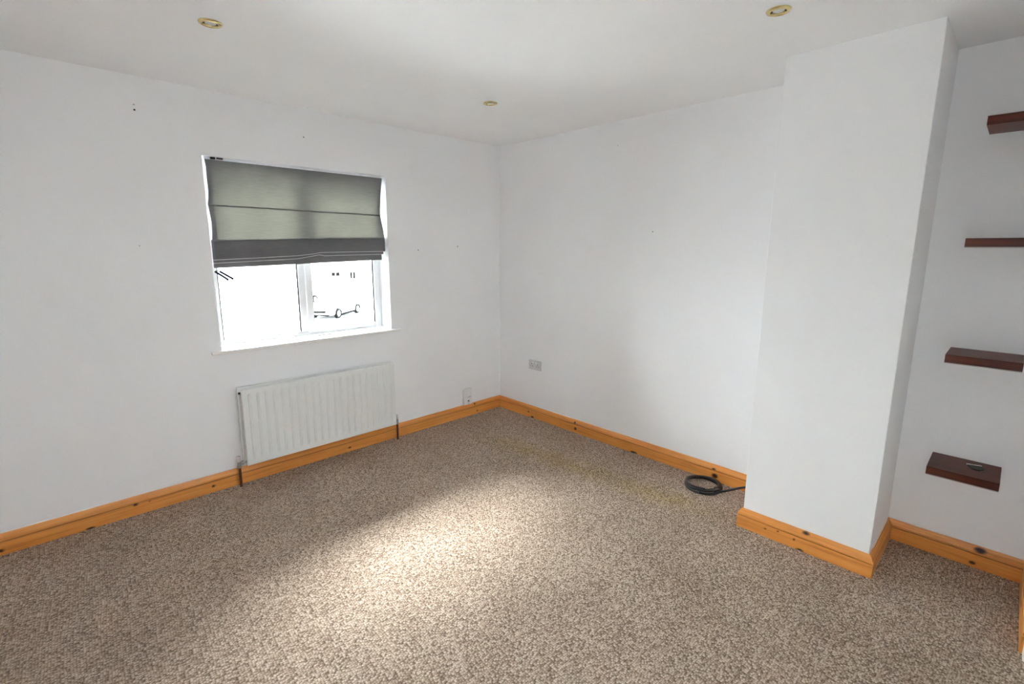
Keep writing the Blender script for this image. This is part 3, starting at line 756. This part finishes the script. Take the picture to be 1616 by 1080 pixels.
def car(x, y, rz, label, paint_mat):
    c = tag(empty('car', (x, y, GZ), rz), label, 'car')
    # stations along the length (front at -2.1): x, half width, underside, waist height, crown
    st = [(-2.08, 0.62, 0.36, 0.66, 0.68), (-2.00, 0.74, 0.26, 0.74, 0.78), (-1.75, 0.82, 0.22, 0.84, 0.88), (-1.30, 0.86, 0.20, 0.92, 0.97), (-0.95, 0.87, 0.20, 0.96, 1.03),
          (0.0, 0.88, 0.20, 0.98, 1.02), (1.0, 0.88, 0.20, 1.02, 1.06), (1.60, 0.86, 0.22, 1.04, 1.08), (1.95, 0.80, 0.28, 1.02, 1.05), (2.10, 0.70, 0.42, 0.92, 0.94)]
    bm = bmesh.new(); R = []
    for (sx, w, u, h, t) in st:
        half = [(0.55*w, u), (0.93*w, u+0.05), (w, u+0.22), (w, h-0.16), (0.96*w, h), (0.80*w, t-0.005), (0.35*w, t+0.01)]
        sec = [(-a, b) for a, b in half]+[(a, b) for a, b in reversed(half)]
        R.append([bm.verts.new((sx, a, b)) for a, b in sec])
    for a, b in zip(R, R[1:]):
        n = len(a)
        for i in range(n): bm.faces.new((a[i], a[(i+1) % n], b[(i+1) % n], b[i]))
    bm.faces.new(R[0]); bm.faces.new(R[-1][::-1])
    body = obj('body', bm, paint_mat, c, True)
    # cabin: roof on glass
    cab = [(-0.98, 0.74, 1.00, 1.02), (-0.35, 0.70, 1.02, 1.42), (0.15, 0.66, 1.02, 1.53), (0.95, 0.66, 1.05, 1.53), (1.55, 0.66, 1.07, 1.44), (1.98, 0.70, 1.05, 1.08)]
    bm = bmesh.new(); R = []
    for (sx, w, b0, t) in cab:
        R.append([bm.verts.new(p) for p in ((sx, -0.80, b0), (sx, -w, t-0.05*(t-b0)), (sx, -w*0.8, t), (sx, w*0.8, t), (sx, w, t-0.05*(t-b0)), (sx, 0.80, b0))])
    for a, b in zip(R, R[1:]):
        for i in range(5): bm.faces.new((a[i], a[i+1], b[i+1], b[i]))
    bm.faces.new(R[0]); bm.faces.new(R[-1][::-1])
    obj('cabin_roof', bm, paint_mat, c)
    def glass(pts):
        bm = bmesh.new(); f = bm.faces.new([bm.verts.new(p) for p in pts])
        nn = f.normal if f.normal.length else None
        bm.normal_update(); nn = f.normal.copy()
        r_ = bmesh.ops.extrude_face_region(bm, geom=[f])
        for v in [q for q in r_['geom'] if isinstance(q, bmesh.types.BMVert)]: v.co += nn*0.015
        obj('window', bm, M['carglass'], c)
    for s in (-1, 1):
        wy = lambda z, w: s*(0.815-(0.815-w)*(z-1.02)/0.5)
        side = [((-0.62, 1.08), (-0.22, 1.38), (0.20, 1.46), (0.20, 1.08)), ((0.28, 1.08), (0.28, 1.46), (0.98, 1.46), (0.98, 1.08)), ((1.06, 1.10), (1.06, 1.45), (1.40, 1.40), (1.62, 1.12))]
        for q in side:
            p = [(a, wy(b, 0.69), b) for a, b in q]
            glass(p if s < 0 else p[::-1])
    glass([(-0.93, 0.70, 1.06), (-0.93, -0.70, 1.06), (-0.40, -0.60, 1.40), (-0.40, 0.60, 1.40)])
    glass([(1.97, -0.62, 1.12), (1.97, 0.62, 1.12), (1.60, 0.58, 1.42), (1.60, -0.58, 1.42)])
    for sx in (-1.30, 1.32):
        for s in (-1, 1):
            w = obj('wheel', L([(0.20, 0.0), (0.30, 0.0), (0.325, 0.03), (0.325, 0.17), (0.30, 0.20), (0.20, 0.20)], seg=24, axis='Y', closed=True), M['tyre'], c, True, (sx, 0.70*s-(0 if s > 0 else 0)+(0 if s > 0 else -0.20), 0.325))
            bm = L([(0, 0.0), (0.19, 0.015), (0.205, 0.02), (0.205, 0.18), (0.19, 0.185), (0, 0.20)], seg=20, axis='Y')
            for k in range(5):
                a = 2*math.pi*k/5
                for yy in (-0.006, 0.19): box(bm, 0.11*math.cos(a)-0.03, 0.11*math.cos(a)+0.03, yy, yy+0.02, 0.11*math.sin(a)-0.03, 0.11*math.sin(a)+0.03)
            obj('rim', bm, M['rim'], w)
            bm = bmesh.new()
            tube(bm, [(sx+0.37*math.cos(a), s*0.875, 0.325+0.37*math.sin(a)) for a in [math.pi*k/14 for k in range(15)]], 0.03, 6)
            obj('wheel_arch', bm, M['grille'], c)
    for s in (-1, 1):
        obj('headlamp', B(-2.02, -1.80, s*0.66-0.12, s*0.66+0.12, 0.66, 0.80, bev=0.03), M['lamp'], c)
        obj('door_mirror', B(-0.78, -0.62, s*0.98-0.09, s*0.98+0.09, 1.02, 1.15, bev=0.03), paint_mat, c)
        obj('sill_strip', B(-0.98, 1.0, s*0.86-0.02, s*0.86+0.02, 0.17, 0.28), M['grille'], c)
    obj('grille', B(-2.10, -2.0, -0.42, 0.42, 0.40, 0.56, bev=0.02), M['grille'], c)
    obj('bumper_intake', B(-2.06, -1.9, -0.60, 0.60, 0.22, 0.32, bev=0.02), M['grille'], c)
    obj('number_plate', B(-2.125, -2.09, -0.26, 0.26, 0.57, 0.66), M['plastic'], c)
    return c
hd_ = math.atan2(1.72, 2.25)
CAR2 = (12.72+0.794*1.30-0.607*0.80, 36.49+0.607*1.30+0.794*0.80)
mx, my = (10.27+12.52)/2-0.607*0.80, (26.81+28.53)/2+0.794*0.80
car(mx, my, hd_, 'white hatchback parked in the road, whole in the right pane', M['carw'])
car(CAR2[0], CAR2[1], hd_, 'silver car parked farther back, partly behind the white hatchback', M['cars'])

# close-boarded fence across the road
fx0, fx1, fy0, fy1 = 8.9, 11.35, 36.0, 35.6
fn = tag(empty('board_fence', (fx0, fy0, GZ+0.10), math.atan2(fy1-fy0, fx1-fx0)), 'pale timber board fence across the road behind the cars', 'fence')
fl = math.hypot(fx1-fx0, fy1-fy0)
bd = None; nb = 16
for i in range(nb):
    if bd is None:
        bd = obj('board', B(0, fl/nb-0.012, -0.02, 0.02, 0.03, 1.75, bev=0.004, seg=1), M['fence'], fn); b_ = bd
    else:
        b_ = bd.copy(); C.objects.link(b_); b_.parent = fn
    b_.location = (i*fl/nb, 0.008*(i % 2), 0.02*math.sin(i*2.3))
for i in range(4): obj('post', B(-0.05, 0.05, 0.03, 0.13, 0, 1.8), M['fence'], fn, loc=(0.05+i*(fl-0.1)/3, 0, 0))
for z in (0.4, 1.4): obj('rail', B(0, fl, 0.02, 0.07, z-0.05, z+0.05), M['fence'], fn)

# house across the road
def far_house(x, y, w, d, h, rz, label, wins, wallm):
    hs = tag(empty('house', (x, y, GZ), rz), label, 'house')
    obj('wall', B(0, w, 0, d, 0, h), wallm, hs)
    bm = poly(bmesh.new(), [(-0.4, h), (d/2, h+2.6), (d+0.4, h), (d+0.4, h-0.15), (-0.4, h-0.15)], 'X', -0.3, w+0.3)
    obj('roof', bm, M['slate'], hs)
    for (wx, wz, ww, wh) in wins:
        f = obj('window', box(box(box(box(bmesh.new(), wx-0.08, wx, -0.06, 0.02, wz-0.08, wz+wh+0.08), wx+ww, wx+ww+0.08, -0.06, 0.02, wz-0.08, wz+wh+0.08), wx, wx+ww, -0.06, 0.02, wz-0.08, wz), wx, wx+ww, -0.06, 0.02, wz+wh, wz+wh+0.08), M['whitewood'], hs)
        for k in range(2): obj('pane', B(wx+k*ww/2+0.04, wx+(k+1)*ww/2-0.04, -0.03, -0.005, wz+0.02, wz+wh-0.02), M['pane'], f)
    return hs
h1 = far_house(14.6, 45.0, 11.0, 8.0, 5.2, 0, 'pale rendered house across the road, two dark windows showing', [(3.35, 1.62, 0.95, 0.42), (5.35, 1.30, 0.62, 0.72)], M['render'])
bm = B(-0.02, 1.3, -0.35, 0.0, 0, 2.7); obj('porch', bm, M['brick'], h1)
